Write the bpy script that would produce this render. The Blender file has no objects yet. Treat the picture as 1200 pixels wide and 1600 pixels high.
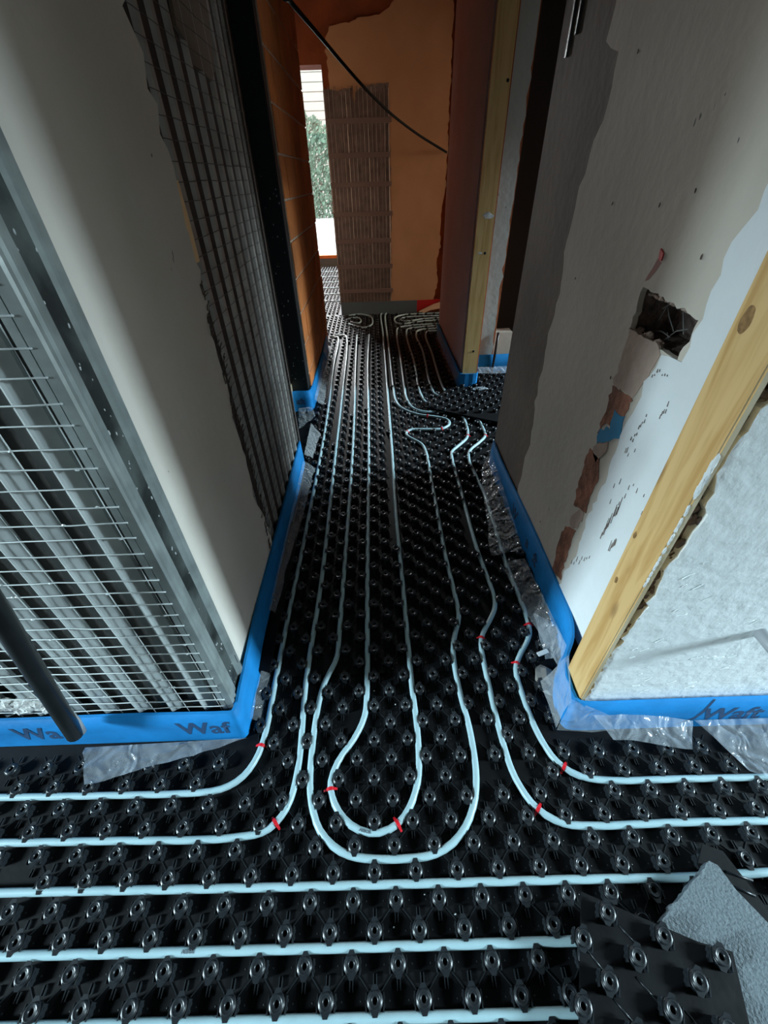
import bpy, bmesh, math, random
from mathutils import Vector, Matrix, noise
from mathutils.geometry import tessellate_polygon

S = bpy.context.scene
COL = S.collection
R_ = random.Random(7)

# ------------------------------------------------------------------ camera
FPX, EYE = 643.0, 1.33
def _n(v): return Vector(v).normalized()
_dn = _n((25.0, 792.0, FPX))                      # world down, seen from the camera
_fv = Vector((582-600.0, 278-800.0, FPX)); _fw = (_fv - _dn*_fv.dot(_dn)).normalized()
_rt = _dn.cross(_fw)
ROT = Matrix((_rt, _fw, -_dn))                    # camera (x right, y down, z forward) -> world
cam = bpy.data.cameras.new('camera'); camo = bpy.data.objects.new('camera', cam); COL.objects.link(camo)
cam.sensor_fit = 'VERTICAL'; cam.sensor_height = 24.0; cam.lens = 24.0*FPX/1600.0
cam.clip_start = 0.02; cam.clip_end = 200
m = (ROT @ Matrix(((1, 0, 0), (0, -1, 0), (0, 0, -1)))).to_4x4(); m.translation = (0, 0, EYE)
camo.matrix_world = m
S.camera = camo

# ------------------------------------------------------------------ world, lights, exposure
S.view_settings.view_transform = 'Standard'; S.view_settings.look = 'None'
S.view_settings.gamma = 1.0; S.view_settings.use_curve_mapping = False
S.view_settings.exposure = 1.0
S.cycles.max_bounces = 8; S.cycles.transparent_max_bounces = 12
S.cycles.sample_clamp_indirect = 6.0
S.cycles.use_denoising = True
w = bpy.data.worlds.new('sky'); S.world = w; w.use_nodes = True
bg = w.node_tree.nodes['Background']; bg.inputs[0].default_value = (0.86, 0.94, 1.0, 1); bg.inputs[1].default_value = 1.6

def area(name, loc, rot, sx, sy, power, col, spread=180):
    l = bpy.data.lights.new(name, 'AREA'); l.shape = 'RECTANGLE'; l.size = sx; l.size_y = sy
    l.energy = power; l.color = col; l.spread = math.radians(spread)
    o = bpy.data.objects.new(name, l); COL.objects.link(o); o.location = loc; o.rotation_euler = rot
    return o
H90 = math.pi/2
COOL = (0.66, 0.89, 1.0)
# bright sky low over the yard outside the hall's two end openings, the side room's and the far window
area('sky_hall_right', (8.0, -1.08, 3.2), (0, H90, 0), 1.6, 0.6, 800, COOL)
area('sky_hall_left', (-8.0, -2.0, 3.2), (0, -H90, 0), 1.6, 1.0, 880, COOL)
area('sky_side_room', (5.5, 3.0, 2.6), (0, H90, 0), 1.2, 1.2, 420, COOL)
area('sky_far_window', (-1.3, 10.5, 3.0), (-H90, 0, 0), 2.4, 2.0, 800, (0.95, 0.98, 1.0))
area('warm_glow_far_right', (5.0, 5.15, 1.8), (0, H90, 0), 1.2, 1.0, 75, (1.0, 0.72, 0.48))  # added warm lamp for the orange glow at the far end

# ------------------------------------------------------------------ materials
def mat(name, color, rough=0.6, metal=0.0, vary=0.0, vscale=6.0, bump=0.0, bscale=40.0, color2=None, spec=0.5, stretch=None, detail=5.0, contrast=(0.35, 0.65)):
    M = bpy.data.materials.new(name); M.use_nodes = True; nt = M.node_tree; P = nt.nodes['Principled BSDF']
    P.inputs['Base Color'].default_value = (*color, 1); P.inputs['Roughness'].default_value = rough
    P.inputs['Metallic'].default_value = metal; P.inputs['Specular IOR Level'].default_value = spec
    if vary or color2 or bump:
        tc = nt.nodes.new('ShaderNodeTexCoord'); vec = tc.outputs['Object']
        if stretch:
            mp = nt.nodes.new('ShaderNodeMapping'); mp.inputs['Scale'].default_value = stretch
            nt.links.new(vec, mp.inputs[0]); vec = mp.outputs[0]
    if vary or color2:
        n = nt.nodes.new('ShaderNodeTexNoise'); n.inputs['Scale'].default_value = vscale; n.inputs['Detail'].default_value = detail
        nt.links.new(vec, n.inputs['Vector'])
        r = nt.nodes.new('ShaderNodeValToRGB'); r.color_ramp.elements[0].position = contrast[0]; r.color_ramp.elements[1].position = contrast[1]
        c2 = color2 if color2 else tuple(c*(1-vary) for c in color)
        r.color_ramp.elements[0].color = (*c2, 1); r.color_ramp.elements[1].color = (*color, 1)
        nt.links.new(n.outputs['Fac'], r.inputs[0]); nt.links.new(r.outputs[0], P.inputs['Base Color'])
    if bump:
        n2 = nt.nodes.new('ShaderNodeTexNoise'); n2.inputs['Scale'].default_value = bscale; n2.inputs['Detail'].default_value = 6
        nt.links.new(vec, n2.inputs['Vector'])
        b = nt.nodes.new('ShaderNodeBump'); b.inputs['Strength'].default_value = bump; b.inputs['Distance'].default_value = 0.01
        nt.links.new(n2.outputs['Fac'], b.inputs['Height']); nt.links.new(b.outputs[0], P.inputs['Normal'])
    return M

def plaster(name, col, col2, marks=0.0, bump=0.25, mark_col=(0.16, 0.15, 0.14), vs=2.2):
    """skimmed plaster: broad patches, trowel relief, small dark drag marks"""
    M = mat(name, col, 0.85, 0, 0.2, vs, bump, 28, color2=col2, detail=8, contrast=(0.3, 0.7)); nt = M.node_tree; P = nt.nodes['Principled BSDF']
    if marks:
        src = P.inputs['Base Color'].links[0].from_socket
        tc = nt.nodes.new('ShaderNodeTexCoord'); mp = nt.nodes.new('ShaderNodeMapping'); mp.inputs['Scale'].default_value = (60, 60, 26)
        mp.inputs['Rotation'].default_value = (0.5, 0.3, 0.2)
        n = nt.nodes.new('ShaderNodeTexNoise'); n.inputs['Scale'].default_value = 1.0; n.inputs['Detail'].default_value = 2
        n3 = nt.nodes.new('ShaderNodeTexNoise'); n3.inputs['Scale'].default_value = 4.0
        nt.links.new(tc.outputs['Object'], mp.inputs[0]); nt.links.new(mp.outputs[0], n.inputs['Vector']); nt.links.new(tc.outputs['Object'], n3.inputs['Vector'])
        mu = nt.nodes.new('ShaderNodeMath'); mu.operation = 'MULTIPLY'
        nt.links.new(n.outputs['Fac'], mu.inputs[0]); nt.links.new(n3.outputs['Fac'], mu.inputs[1])
        r = nt.nodes.new('ShaderNodeValToRGB'); r.color_ramp.elements[0].position = 0.485 - 0.03*marks; r.color_ramp.elements[1].position = 0.50 - 0.03*marks
        nt.links.new(mu.outputs[0], r.inputs[0])
        mx = nt.nodes.new('ShaderNodeMix'); mx.data_type = 'RGBA'; mx.inputs[7].default_value = (*mark_col, 1)
        nt.links.new(r.outputs[0], mx.inputs[0]); nt.links.new(src, mx.inputs[6]); nt.links.new(mx.outputs[2], P.inputs['Base Color'])
    return M

def wood_mat(name, col, col2):
    M = bpy.data.materials.new(name); M.use_nodes = True; nt = M.node_tree; P = nt.nodes['Principled BSDF']; P.inputs['Roughness'].default_value = 0.6
    tc = nt.nodes.new('ShaderNodeTexCoord'); mp = nt.nodes.new('ShaderNodeMapping'); mp.inputs['Scale'].default_value = (1, 1, 0.09)
    nt.links.new(tc.outputs['Object'], mp.inputs[0])
    n = nt.nodes.new('ShaderNodeTexNoise'); n.inputs['Scale'].default_value = 38; n.inputs['Detail'].default_value = 4; n.inputs['Distortion'].default_value = 0.6
    nt.links.new(mp.outputs[0], n.inputs['Vector'])
    r = nt.nodes.new('ShaderNodeValToRGB'); r.color_ramp.elements[0].position = 0.36; r.color_ramp.elements[1].position = 0.56
    r.color_ramp.elements[0].color = (*col2, 1); r.color_ramp.elements[1].color = (*col, 1)
    nt.links.new(n.outputs['Fac'], r.inputs[0])
    mp2 = nt.nodes.new('ShaderNodeMapping'); mp2.inputs['Scale'].default_value = (9, 9, 3.6); nt.links.new(tc.outputs['Object'], mp2.inputs[0])
    v = nt.nodes.new('ShaderNodeTexVoronoi'); v.inputs['Scale'].default_value = 1.0; nt.links.new(mp2.outputs[0], v.inputs['Vector'])
    r2 = nt.nodes.new('ShaderNodeValToRGB'); r2.color_ramp.elements[0].position = 0.08; r2.color_ramp.elements[1].position = 0.17
    nt.links.new(v.outputs['Distance'], r2.inputs[0])
    mx = nt.nodes.new('ShaderNodeMix'); mx.data_type = 'RGBA'; mx.inputs[6].default_value = (0.22, 0.11, 0.04, 1)
    nt.links.new(r2.outputs[0], mx.inputs[0]); nt.links.new(r.outputs[0], mx.inputs[7]); nt.links.new(mx.outputs[2], P.inputs['Base Color'])
    return M

def film_mat(name, tint=(0.8, 0.85, 0.88), opac=0.25):
    M = bpy.data.materials.new(name); M.use_nodes = True; nt = M.node_tree; nt.nodes.clear()
    out = nt.nodes.new('ShaderNodeOutputMaterial'); mix = nt.nodes.new('ShaderNodeMixShader')
    tr = nt.nodes.new('ShaderNodeBsdfTransparent'); P = nt.nodes.new('ShaderNodeBsdfPrincipled')
    P.inputs['Base Color'].default_value = (*tint, 1); P.inputs['Roughness'].default_value = 0.12; P.inputs['Specular IOR Level'].default_value = 0.9
    tc = nt.nodes.new('ShaderNodeTexCoord'); n = nt.nodes.new('ShaderNodeTexNoise'); n.inputs['Scale'].default_value = 16; n.inputs['Detail'].default_value = 1.5; n.inputs['Distortion'].default_value = 1.0
    nt.links.new(tc.outputs['Object'], n.inputs['Vector'])
    b = nt.nodes.new('ShaderNodeBump'); b.inputs['Strength'].default_value = 1.0; b.inputs['Distance'].default_value = 0.025
    nt.links.new(n.outputs['Fac'], b.inputs['Height']); nt.links.new(b.outputs[0], P.inputs['Normal'])
    lw = nt.nodes.new('ShaderNodeLayerWeight'); lw.inputs['Blend'].default_value = 0.35; nt.links.new(b.outputs[0], lw.inputs['Normal'])
    mr = nt.nodes.new('ShaderNodeMapRange'); mr.inputs[3].default_value = opac; mr.inputs[4].default_value = min(1, opac+0.4)
    nt.links.new(lw.outputs['Facing'], mr.inputs[0]); nt.links.new(mr.outputs[0], mix.inputs[0])
    nt.links.new(tr.outputs[0], mix.inputs[1]); nt.links.new(P.outputs[0], mix.inputs[2]); nt.links.new(mix.outputs[0], out.inputs[0])
    return M

BLACK = mat('black_plastic', (0.0045, 0.005, 0.006), 0.6, 0, 0.3, 30, 0.05, 60, spec=0.15)
BLACKN = mat('black_nub_plastic', (0.015, 0.0185, 0.0215), 0.33)
PIPE = mat('milky_pipe', (0.36, 0.52, 0.56), 0.38, 0, 0.08, 30, 0.0)
HOLE = mat('nub_hollow_shade', (0.006, 0.006, 0.007), 0.7, spec=0.1)  # shade inside the hollow put into a darker, duller plastic
RED = mat('red_clip_plastic', (0.62, 0.01, 0.02), 0.35)
BLUE = mat('blue_foam', (0.008, 0.215, 0.55), 0.65, 0, 0.18, 12, 0.12, 50, spec=0.25)
INK = mat('print_ink', (0.012, 0.055, 0.14), 0.7)
PINK = mat('pipe_print', (0.10, 0.13, 0.15), 0.6)
FILM = film_mat('clear_film', opac=0.07); FILM2 = film_mat('cloudy_film', (0.72, 0.80, 0.88), 0.16); FILM3 = film_mat('thin_film', (0.6, 0.6, 0.6), 0.06)
P_WHITE = plaster('white_plaster', (0.78, 0.80, 0.80), (0.66, 0.67, 0.66), 1.0, 0.35)
P_BEIGE = plaster('beige_plaster', (0.64, 0.565, 0.475), (0.50, 0.435, 0.36), 0.5, 0.2)
P_LEFT = plaster('left_plaster', (0.74, 0.675, 0.60), (0.62, 0.555, 0.48), 0.45, 0.15)
P_FRONT = plaster('rough_front_plaster', (0.84, 0.87, 0.87), (0.74, 0.78, 0.78), 1.0, 0.55)
P_BASE = plaster('base_coat', (0.25, 0.195, 0.15), (0.13, 0.10, 0.078), 0, 0.3)
P_FAR = plaster('warm_lit_plaster', (0.62, 0.34, 0.17), (0.50, 0.26, 0.12), 0, 0.1)  # beige plaster with the warm orange glow put into its colour
P_PURP = plaster('brown_plaster', (0.47, 0.40, 0.40), (0.40, 0.33, 0.32), 0, 0.15)
P_BLUE = plaster('grey_render', (0.43, 0.49, 0.48), (0.30, 0.345, 0.335), 0.4, 0.3)
MORTAR = mat('brown_mortar', (0.24, 0.175, 0.145), 0.95, 0, 0.6, 30, 1.0, 60)
LUMP = mat('white_mortar', (0.70, 0.70, 0.67), 0.95, 0, 0.4, 25, 1.0, 50)
BROWN = mat('rust_brown_filler', (0.33, 0.13, 0.075), 0.9, 0, 0.5, 20, 0.6, 50)
PINKF = mat('pale_filler', (0.47, 0.34, 0.27), 0.9, 0, 0.3, 9, 0.3, 40)
BPAINT = mat('blue_paint', (0.03, 0.20, 0.36), 0.6); RPAINT = mat('red_paint', (0.55, 0.02, 0.02), 0.6)
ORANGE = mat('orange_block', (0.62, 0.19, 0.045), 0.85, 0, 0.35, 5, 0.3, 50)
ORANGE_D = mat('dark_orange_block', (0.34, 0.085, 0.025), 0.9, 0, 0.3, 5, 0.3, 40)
JOINT = mat('joint_mortar', (0.55, 0.44, 0.35), 0.95, 0, 0.3, 20, 0.4, 60)
GALV = mat('galvanised_steel', (0.36, 0.40, 0.39), 0.36, 0.35, 0.35, 14, 0.06, 30)
GALVD = mat('dirty_galvanised', (0.11, 0.125, 0.12), 0.45, 0.35, 0.75, 9, 0.3, 30, contrast=(0.4, 0.6))
WIRE = mat('galvanised_wire', (0.72, 0.76, 0.75), 0.4, 0.15, 0.2, 20)
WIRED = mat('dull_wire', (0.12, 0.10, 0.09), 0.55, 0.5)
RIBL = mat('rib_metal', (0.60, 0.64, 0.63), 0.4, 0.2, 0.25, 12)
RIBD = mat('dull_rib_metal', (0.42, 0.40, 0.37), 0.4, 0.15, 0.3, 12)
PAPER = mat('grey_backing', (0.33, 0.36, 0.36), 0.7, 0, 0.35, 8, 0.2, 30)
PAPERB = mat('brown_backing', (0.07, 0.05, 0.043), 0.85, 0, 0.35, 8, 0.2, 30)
PAPERF = mat('far_backing', (0.29, 0.22, 0.18), 0.9, 0, 0.4, 14, 0.3, 30)
RIBF = mat('far_rib', (0.19, 0.13, 0.105), 0.8)
WIREF = mat('far_wire', (0.62, 0.54, 0.46), 0.6, 0.2)
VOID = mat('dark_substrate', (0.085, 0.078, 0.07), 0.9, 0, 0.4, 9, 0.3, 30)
STEEL = mat('black_steel', (0.022, 0.028, 0.032), 0.45, 0.3, 0, 30, 0.1, 20, color2=(0.022, 0.028, 0.032))
SPECK = mat('paint_specks', (0.45, 0.47, 0.47), 0.8)
CONC = mat('concrete', (0.22, 0.21, 0.19), 0.9, 0, 0.3, 8, 0.3, 30)
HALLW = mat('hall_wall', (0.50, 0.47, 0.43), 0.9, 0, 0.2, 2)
DARKW = mat('unlit_room_wall', (0.06, 0.055, 0.05), 0.9)  # darkness of the unlit rooms put into the wall colour
CEIL = mat('ceiling_concrete', (0.13, 0.115, 0.10), 0.9, 0, 0.3, 3)
WOOD = wood_mat('pine', (0.70, 0.45, 0.19), (0.55, 0.31, 0.105)); WOODE = wood_mat('pine_edge', (0.60, 0.50, 0.34), (0.48, 0.38, 0.23)); WOODF = wood_mat('pine_far', (0.74, 0.51, 0.22), (0.60, 0.37, 0.13))
EPS = mat('grey_eps', (0.135, 0.165, 0.18), 0.8, 0, 0, 220, 0.5, 160, color2=(0.075, 0.095, 0.105), contrast=(0.3, 0.5))
CABLE = mat('black_cable_sheath', (0.006, 0.006, 0.006), 0.8, spec=0.1)
KNOT = mat('wood_knot', (0.36, 0.19, 0.065), 0.6, 0, 0.5, 90)
GLINT = mat('peach_glint', (1.0, 0.70, 0.38), 0.35)  # orange gleam in the lath put into a plain colour
RUBBER = mat('black_rubber', (0.010, 0.010, 0.010), 0.3, 0, 0.4, 20)
GREY = mat('grey_plastic', (0.30, 0.31, 0.32), 0.5)
WHITE = mat('white_tab', (0.75, 0.75, 0.72), 0.5)
HEDGE = mat('hedge_leaf', (0.14, 0.25, 0.17), 0.7, 0, 0.5, 4)
HOUSE = mat('pale_boards', (0.46, 0.43, 0.37), 0.8); PAVE = mat('pale_paving', (0.85, 0.85, 0.83), 0.9)
SLOT = mat('grey_edge_foam', (0.10, 0.135, 0.15), 0.7); REDT = mat('red_tape', (0.55, 0.015, 0.012), 0.5); PEACHF = mat('peach_film', (0.62, 0.40, 0.25), 0.4)

# ------------------------------------------------------------------ helpers
def at(px, py, z=0.0):                       # floor-level (or height z) point from a picked position
    v = ROT @ Vector((px-600, py-800, FPX)); t = (z-EYE)/v.z; return Vector((v.x*t, v.y*t, z))
def atX(px, py, X):
    v = ROT @ Vector((px-600, py-800, FPX)); t = X/v.x; return (v.y*t, v.z*t+EYE)
def atY(px, py, Y):
    v = ROT @ Vector((px-600, py-800, FPX)); t = Y/v.y; return (v.x*t, v.z*t+EYE)

def mesh_of(name, bm, mt, smooth=False):
    me = bpy.data.meshes.new(name); bm.normal_update(); bm.to_mesh(me); bm.free()
    for x in (mt if isinstance(mt, (list, tuple)) else [mt]): me.materials.append(x)
    if smooth:
        for p in me.polygons: p.use_smooth = True
    return me
def obj(name, bm, mt, parent=None, smooth=False, **props):
    me = bm if isinstance(bm, bpy.types.Mesh) else mesh_of(name, bm, mt, smooth)
    o = bpy.data.objects.new(name, me); COL.objects.link(o)
    if parent: o.parent = parent
    for k, v in props.items(): o[k] = v
    return o
def thing(name, label, cat, group=None):
    o = bpy.data.objects.new(name, None); COL.objects.link(o); o['label'] = label; o['category'] = cat
    o.empty_display_size = 0.05
    if group: o['group'] = group
    return o
def box(bm, x0, x1, y0, y1, z0, z1, mi=0):
    vs = [bm.verts.new((x, y, z)) for x in (x0, x1) for y in (y0, y1) for z in (z0, z1)]
    for f in ((0, 1, 3, 2), (4, 6, 7, 5), (0, 4, 5, 1), (2, 3, 7, 6), (0, 2, 6, 4), (1, 5, 7, 3)):
        bm.faces.new([vs[i] for i in f]).material_index = mi
    return vs
def boxes(*bs):
    bm = bmesh.new()
    for b in bs: box(bm, *b)
    return bm
def struct(name, bm, mt, **p): return obj(name, bm, mt, kind='structure', **p)
def prism(outer, depth, to3, hole=None, nrm=1):
    """extrude a (u,v) outline; to3(u,v,d) gives the point at depth d (d=0 front)"""
    bm = bmesh.new(); loops = [outer] + ([hole] if hole else [])
    tri = tessellate_polygon([[Vector((u, v, 0)) for u, v in l] for l in loops])
    flat = [p for l in loops for p in l]
    fr = [bm.verts.new(to3(u, v, 0)) for u, v in flat]; bk = [bm.verts.new(to3(u, v, depth)) for u, v in flat]
    for t in tri:
        try: bm.faces.new([fr[i] for i in t]); bm.faces.new([bk[i] for i in reversed(t)])
        except ValueError: pass
    off = 0
    for l in loops:
        n = len(l)
        for i in range(n):
            a, b = off+i, off+(i+1) % n
            try: bm.faces.new((fr[a], fr[b], bk[b], bk[a]))
            except ValueError: pass
        off += n
    bmesh.ops.recalc_face_normals(bm, faces=bm.faces[:])
    return bm
def jag(pts, amp, step, seed=0):
    """roughen an open polyline"""
    r = random.Random(seed); out = []
    for (a, b) in zip(pts[:-1], pts[1:]):
        L = math.hypot(b[0]-a[0], b[1]-a[1]); n = max(1, int(L/step))
        for i in range(n):
            t = i/n; k = 0 if (i == 0 and not out) else 1
            out.append((a[0]+(b[0]-a[0])*t+k*r.gauss(0, amp), a[1]+(b[1]-a[1])*t+k*r.gauss(0, amp*0.5)))
    out.append(pts[-1]); return out
def spline(pts, step=0.02):
    """centripetal Catmull-Rom through points, sampled"""
    P = [Vector(p) for p in pts]; P = [P[0]*2-P[1]] + P + [P[-1]*2-P[-2]]; out = []
    for i in range(1, len(P)-2):
        p0, p1, p2, p3 = P[i-1:i+3]
        t0 = 0; t1 = t0+max(1e-6, (p1-p0).length)**.5; t2 = t1+max(1e-6, (p2-p1).length)**.5; t3 = t2+max(1e-6, (p3-p2).length)**.5
        n = max(2, int((p2-p1).length/step))
        for k in range(n):
            t = t1+(t2-t1)*k/n
            a1 = p0*((t1-t)/(t1-t0))+p1*((t-t0)/(t1-t0)); a2 = p1*((t2-t)/(t2-t1))+p2*((t-t1)/(t2-t1)); a3 = p2*((t3-t)/(t3-t2))+p3*((t-t2)/(t3-t2))
            b1 = a1*((t2-t)/(t2-t0))+a2*((t-t0)/(t2-t0)); b2 = a2*((t3-t)/(t3-t1))+a3*((t-t1)/(t3-t1))
            out.append(b1*((t2-t)/(t2-t1))+b2*((t-t1)/(t2-t1)))
    out.append(P[-2]); return out
def tube(bm, path, r, sides=8, cap=True, hollow=0.0):
    rings = []; n = len(path); up = Vector((0, 0, 1))
    for i, p in enumerate(path):
        d = (path[min(n-1, i+1)]-path[max(0, i-1)]).normalized()
        s = d.cross(up)
        if s.length < 1e-3: s = d.cross(Vector((0, 1, 0)))
        s.normalize(); u = s.cross(d)
        rings.append([bm.verts.new(p+s*(r*math.cos(a))+u*(r*math.sin(a))) for a in (2*math.pi*k/sides for k in range(sides))])
    for a, b in zip(rings[:-1], rings[1:]):
        for k in range(sides): bm.faces.new((a[k], a[(k+1) % sides], b[(k+1) % sides], b[k])).smooth = True
    if cap: bm.faces.new(rings[0][::-1]); bm.faces.new(rings[-1])
    return rings
def blob(bm, c, r, seed, sub=2, sq=(1, 1, 1), amp=0.5):
    d = bmesh.ops.create_icosphere(bm, subdivisions=sub, radius=1.0)
    for v in d['verts']:
        k = 1+amp*noise.noise(v.co*1.7+Vector((seed*3.1, seed, 0)))+amp*0.6*noise.noise(v.co*4+Vector((seed, 0, seed*2)))
        v.co = Vector(c)+Vector((v.co.x*r*sq[0]*k, v.co.y*r*sq[1]*k, v.co.z*r*sq[2]*k))
def text_mesh(s, size=1.0, bold=0.0):
    c = bpy.data.curves.new('t', 'FONT'); c.body = s; c.size = size; c.offset = bold; c.resolution_u = 3
    o = bpy.data.objects.new('t', c); COL.objects.link(o)
    dg = bpy.context.evaluated_depsgraph_get(); me = bpy.data.meshes.new_from_object(o.evaluated_get(dg))
    bpy.data.objects.remove(o); bpy.data.curves.remove(c); me.name = 'lettering'
    return me
def lettering(parent, s, f, mt, size=1.0, bold=0.0, name='lettering', cuts=3):
    """flat print: f(u, v) maps the letters' plane to the surface"""
    me = text_mesh(s, size, bold); bm = bmesh.new(); bm.from_mesh(me); bpy.data.meshes.remove(me)
    if cuts: bmesh.ops.triangulate(bm, faces=bm.faces[:]); bmesh.ops.subdivide_edges(bm, edges=[e for e in bm.edges if e.calc_length() > size*0.25], cuts=1)
    for v in bm.verts: v.co = f(v.co.x, v.co.y)
    return obj(name, bm, mt, parent)

CZ = 2.95   # ceiling height
# ------------------------------------------------------------------ the setting
struct('floor', boxes((-4.3, 4.3, -2.6, 9.4, -0.15, -0.030)), CONC)
struct('ceiling', boxes((-4.3, 4.3, -2.6, 9.6, CZ, CZ+0.15)), CEIL)
struct('wall_back', boxes((-4.3, 4.3, -2.6, -2.4, -0.03, CZ)), HALLW)
struct('wall_hall_right', boxes((4.1, 4.3, -2.4, -1.0, -0.03, CZ), (4.1, 4.3, 0.3, 0.6, -0.03, CZ), (4.1, 4.3, -1.0, 0.3, 2.1, CZ)), HALLW)
struct('wall_hall_left', boxes((-4.3, -4.1, -2.4, -1.5, -0.03, CZ), (-4.3, -4.1, -0.1, 0.645, -0.03, CZ), (-4.3, -4.1, -1.5, -0.1, 2.1, CZ)), HALLW)
struct('wall_side_room', boxes((2.9, 3.1, 2.07, 2.30, -0.03, CZ), (2.9, 3.1, 3.25, 4.8, -0.03, CZ), (2.9, 3.1, 2.30, 3.25, 1.75, CZ)), HALLW)
wall_left = struct('wall_left', boxes((-4.3, -0.492, 0.645, 2.14, -0.03, CZ)), VOID)
wall_right = struct('wall_right', boxes((0.656, 4.3, 0.60, 0.86, -0.03, CZ), (0.563, 0.656, 0.592, 0.664, -0.03, CZ), (0.656, 2.9, 1.10, 2.07, -0.03, CZ), (0.656, 2.9, 0.86, 1.10, -0.03, 1.008),
                                        (0.656, 2.9, 0.86, 1.10, 1.115, CZ), (0.75, 2.9, 0.86, 1.10, 1.008, 1.115)), MORTAR)
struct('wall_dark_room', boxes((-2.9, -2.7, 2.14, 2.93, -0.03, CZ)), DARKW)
wall_brick = struct('wall_brick', boxes((-2.9, -0.506, 2.955, 4.34, -0.03, CZ)), JOINT)
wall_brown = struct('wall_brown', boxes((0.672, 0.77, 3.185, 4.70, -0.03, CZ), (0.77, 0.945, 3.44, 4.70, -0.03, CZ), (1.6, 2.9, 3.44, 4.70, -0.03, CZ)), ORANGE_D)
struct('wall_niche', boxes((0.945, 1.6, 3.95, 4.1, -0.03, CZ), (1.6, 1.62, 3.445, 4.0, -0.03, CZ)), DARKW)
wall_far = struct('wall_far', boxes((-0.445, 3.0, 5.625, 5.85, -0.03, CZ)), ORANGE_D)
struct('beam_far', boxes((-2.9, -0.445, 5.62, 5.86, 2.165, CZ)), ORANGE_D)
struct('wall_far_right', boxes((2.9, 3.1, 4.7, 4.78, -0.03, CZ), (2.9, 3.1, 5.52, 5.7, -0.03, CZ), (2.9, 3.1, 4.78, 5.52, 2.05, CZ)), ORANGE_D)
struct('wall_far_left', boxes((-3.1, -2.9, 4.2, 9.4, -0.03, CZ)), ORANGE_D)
struct('wall_far_room_right', boxes((-0.40, -0.25, 5.85, 9.4, -0.03, CZ)), P_FAR)
struct('wall_window', boxes((-3.0, -2.2, 9.3, 9.55, -0.03, CZ), (-0.5, 0.0, 9.3, 9.55, -0.03, CZ), (-2.2, -0.5, 9.3, 9.55, 2.73, CZ), (-2.2, -0.5, 9.3, 9.55, -0.03, 0.15)), ORANGE_D)

# ------------------------------------------------------------------ left plaster coat on corridor face
LX = -0.470
jl = jag([(1.285, 0.10), (1.25, 0.30), (1.222, 0.45), (1.235, 0.75), (1.25, 1.08), (1.262, 1.16), (1.250, 1.175), (1.268, 1.235), (1.252, 1.25), (1.275, 1.31), (1.255, 1.325), (1.282, 1.39), (1.258, 1.41), (1.285, 1.47), (1.255, 1.49), (1.285, 1.55), (1.25, 1.57), (1.30, 1.63), (1.27, 1.65), (1.30, 1.75), (1.27, 1.9), (1.29, 2.3), (1.27, CZ)], 0.010, 0.035, 3)
obj('plaster_coat', prism([(0.703, 0.10)] + jl + [(0.703, CZ)], 0.022, lambda u, v, d: (LX-d, u, v)), P_LEFT, wall_left)
# broken patch of base coat at the top of the lath
pt = [atX(px, py, -0.476) for px, py in [(262, -40), (318, -30), (336, 110), (330, 128), (318, 112), (300, 100), (292, 66), (276, 40)]]
obj('base_coat_patch', prism(pt + [], 0.010, lambda u, v, d: (-0.476-d, u, v)), P_BASE, wall_left)

def lath_corridor():
    t = thing('rib_lath_panel', 'dark ribbed metal lath panel upright on left corridor wall beside plaster', 'lath panel')
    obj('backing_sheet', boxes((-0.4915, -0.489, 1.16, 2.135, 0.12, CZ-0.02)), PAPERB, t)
    for i in range(10):
        y = 1.215 + 0.1*i; bm = bmesh.new()
        pr = [(-0.4885, y), (-0.478, y+0.006), (-0.4755, y+0.016), (-0.478, y+0.030), (-0.4885, y+0.036)]
        a = [bm.verts.new((x, yy, 0.12)) for x, yy in pr]; b = [bm.verts.new((x, yy, CZ-0.03)) for x, yy in pr]
        for k in range(4): bm.faces.new((a[k], a[k+1], b[k+1], b[k]))
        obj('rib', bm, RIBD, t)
    for k in range(58):
        z = 0.15 + 0.0395*k; bm = bmesh.new(); n = 10; r = random.Random(k)
        y0 = 1.205 if z > 1.45 else 1.19+r.uniform(-.03, .03)
        tube(bm, [Vector((-0.4745+r.uniform(-.0008, .0008), y0+(2.132-y0)*i/n, z+r.uniform(-.002, .002))) for i in range(n+1)], 0.0009, 4)
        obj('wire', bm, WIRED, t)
    bm = bmesh.new(); r = random.Random(5)                              # frayed wire ends along the plaster edge
    for k in range(64):
        z = 0.13+1.0*k/64+r.uniform(-.01, .01); y = 1.245+r.uniform(-.02, .02)
        tube(bm, [Vector((-0.474, y+0.04, z)), Vector((-0.467, y, z+r.uniform(-.006, .006))), Vector((-0.462+r.uniform(-.002, .004), y-0.018, z+r.uniform(-.03, .01)))], 0.0016, 4)
    obj('frayed_wire_end', bm, WIRED, t, kind='stuff')
    gp = [atX(px, py, -0.473) for px, py in [(272, 282), (278, 282), (296, 345), (312, 408), (306, 412), (287, 350)]]  # strip painted where the slit between the ribs glows
    obj('peach_glint', prism(gp, 0.002, lambda u, v, d: (-0.4725-d, u, v)), GLINT, t, label='painted peach glint showing between ribs')
    obj('edge_bead', boxes((-0.489, -0.472, 2.120, 2.140, 0.12, CZ-0.03)), WIRED, t)
lath_corridor()

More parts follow.
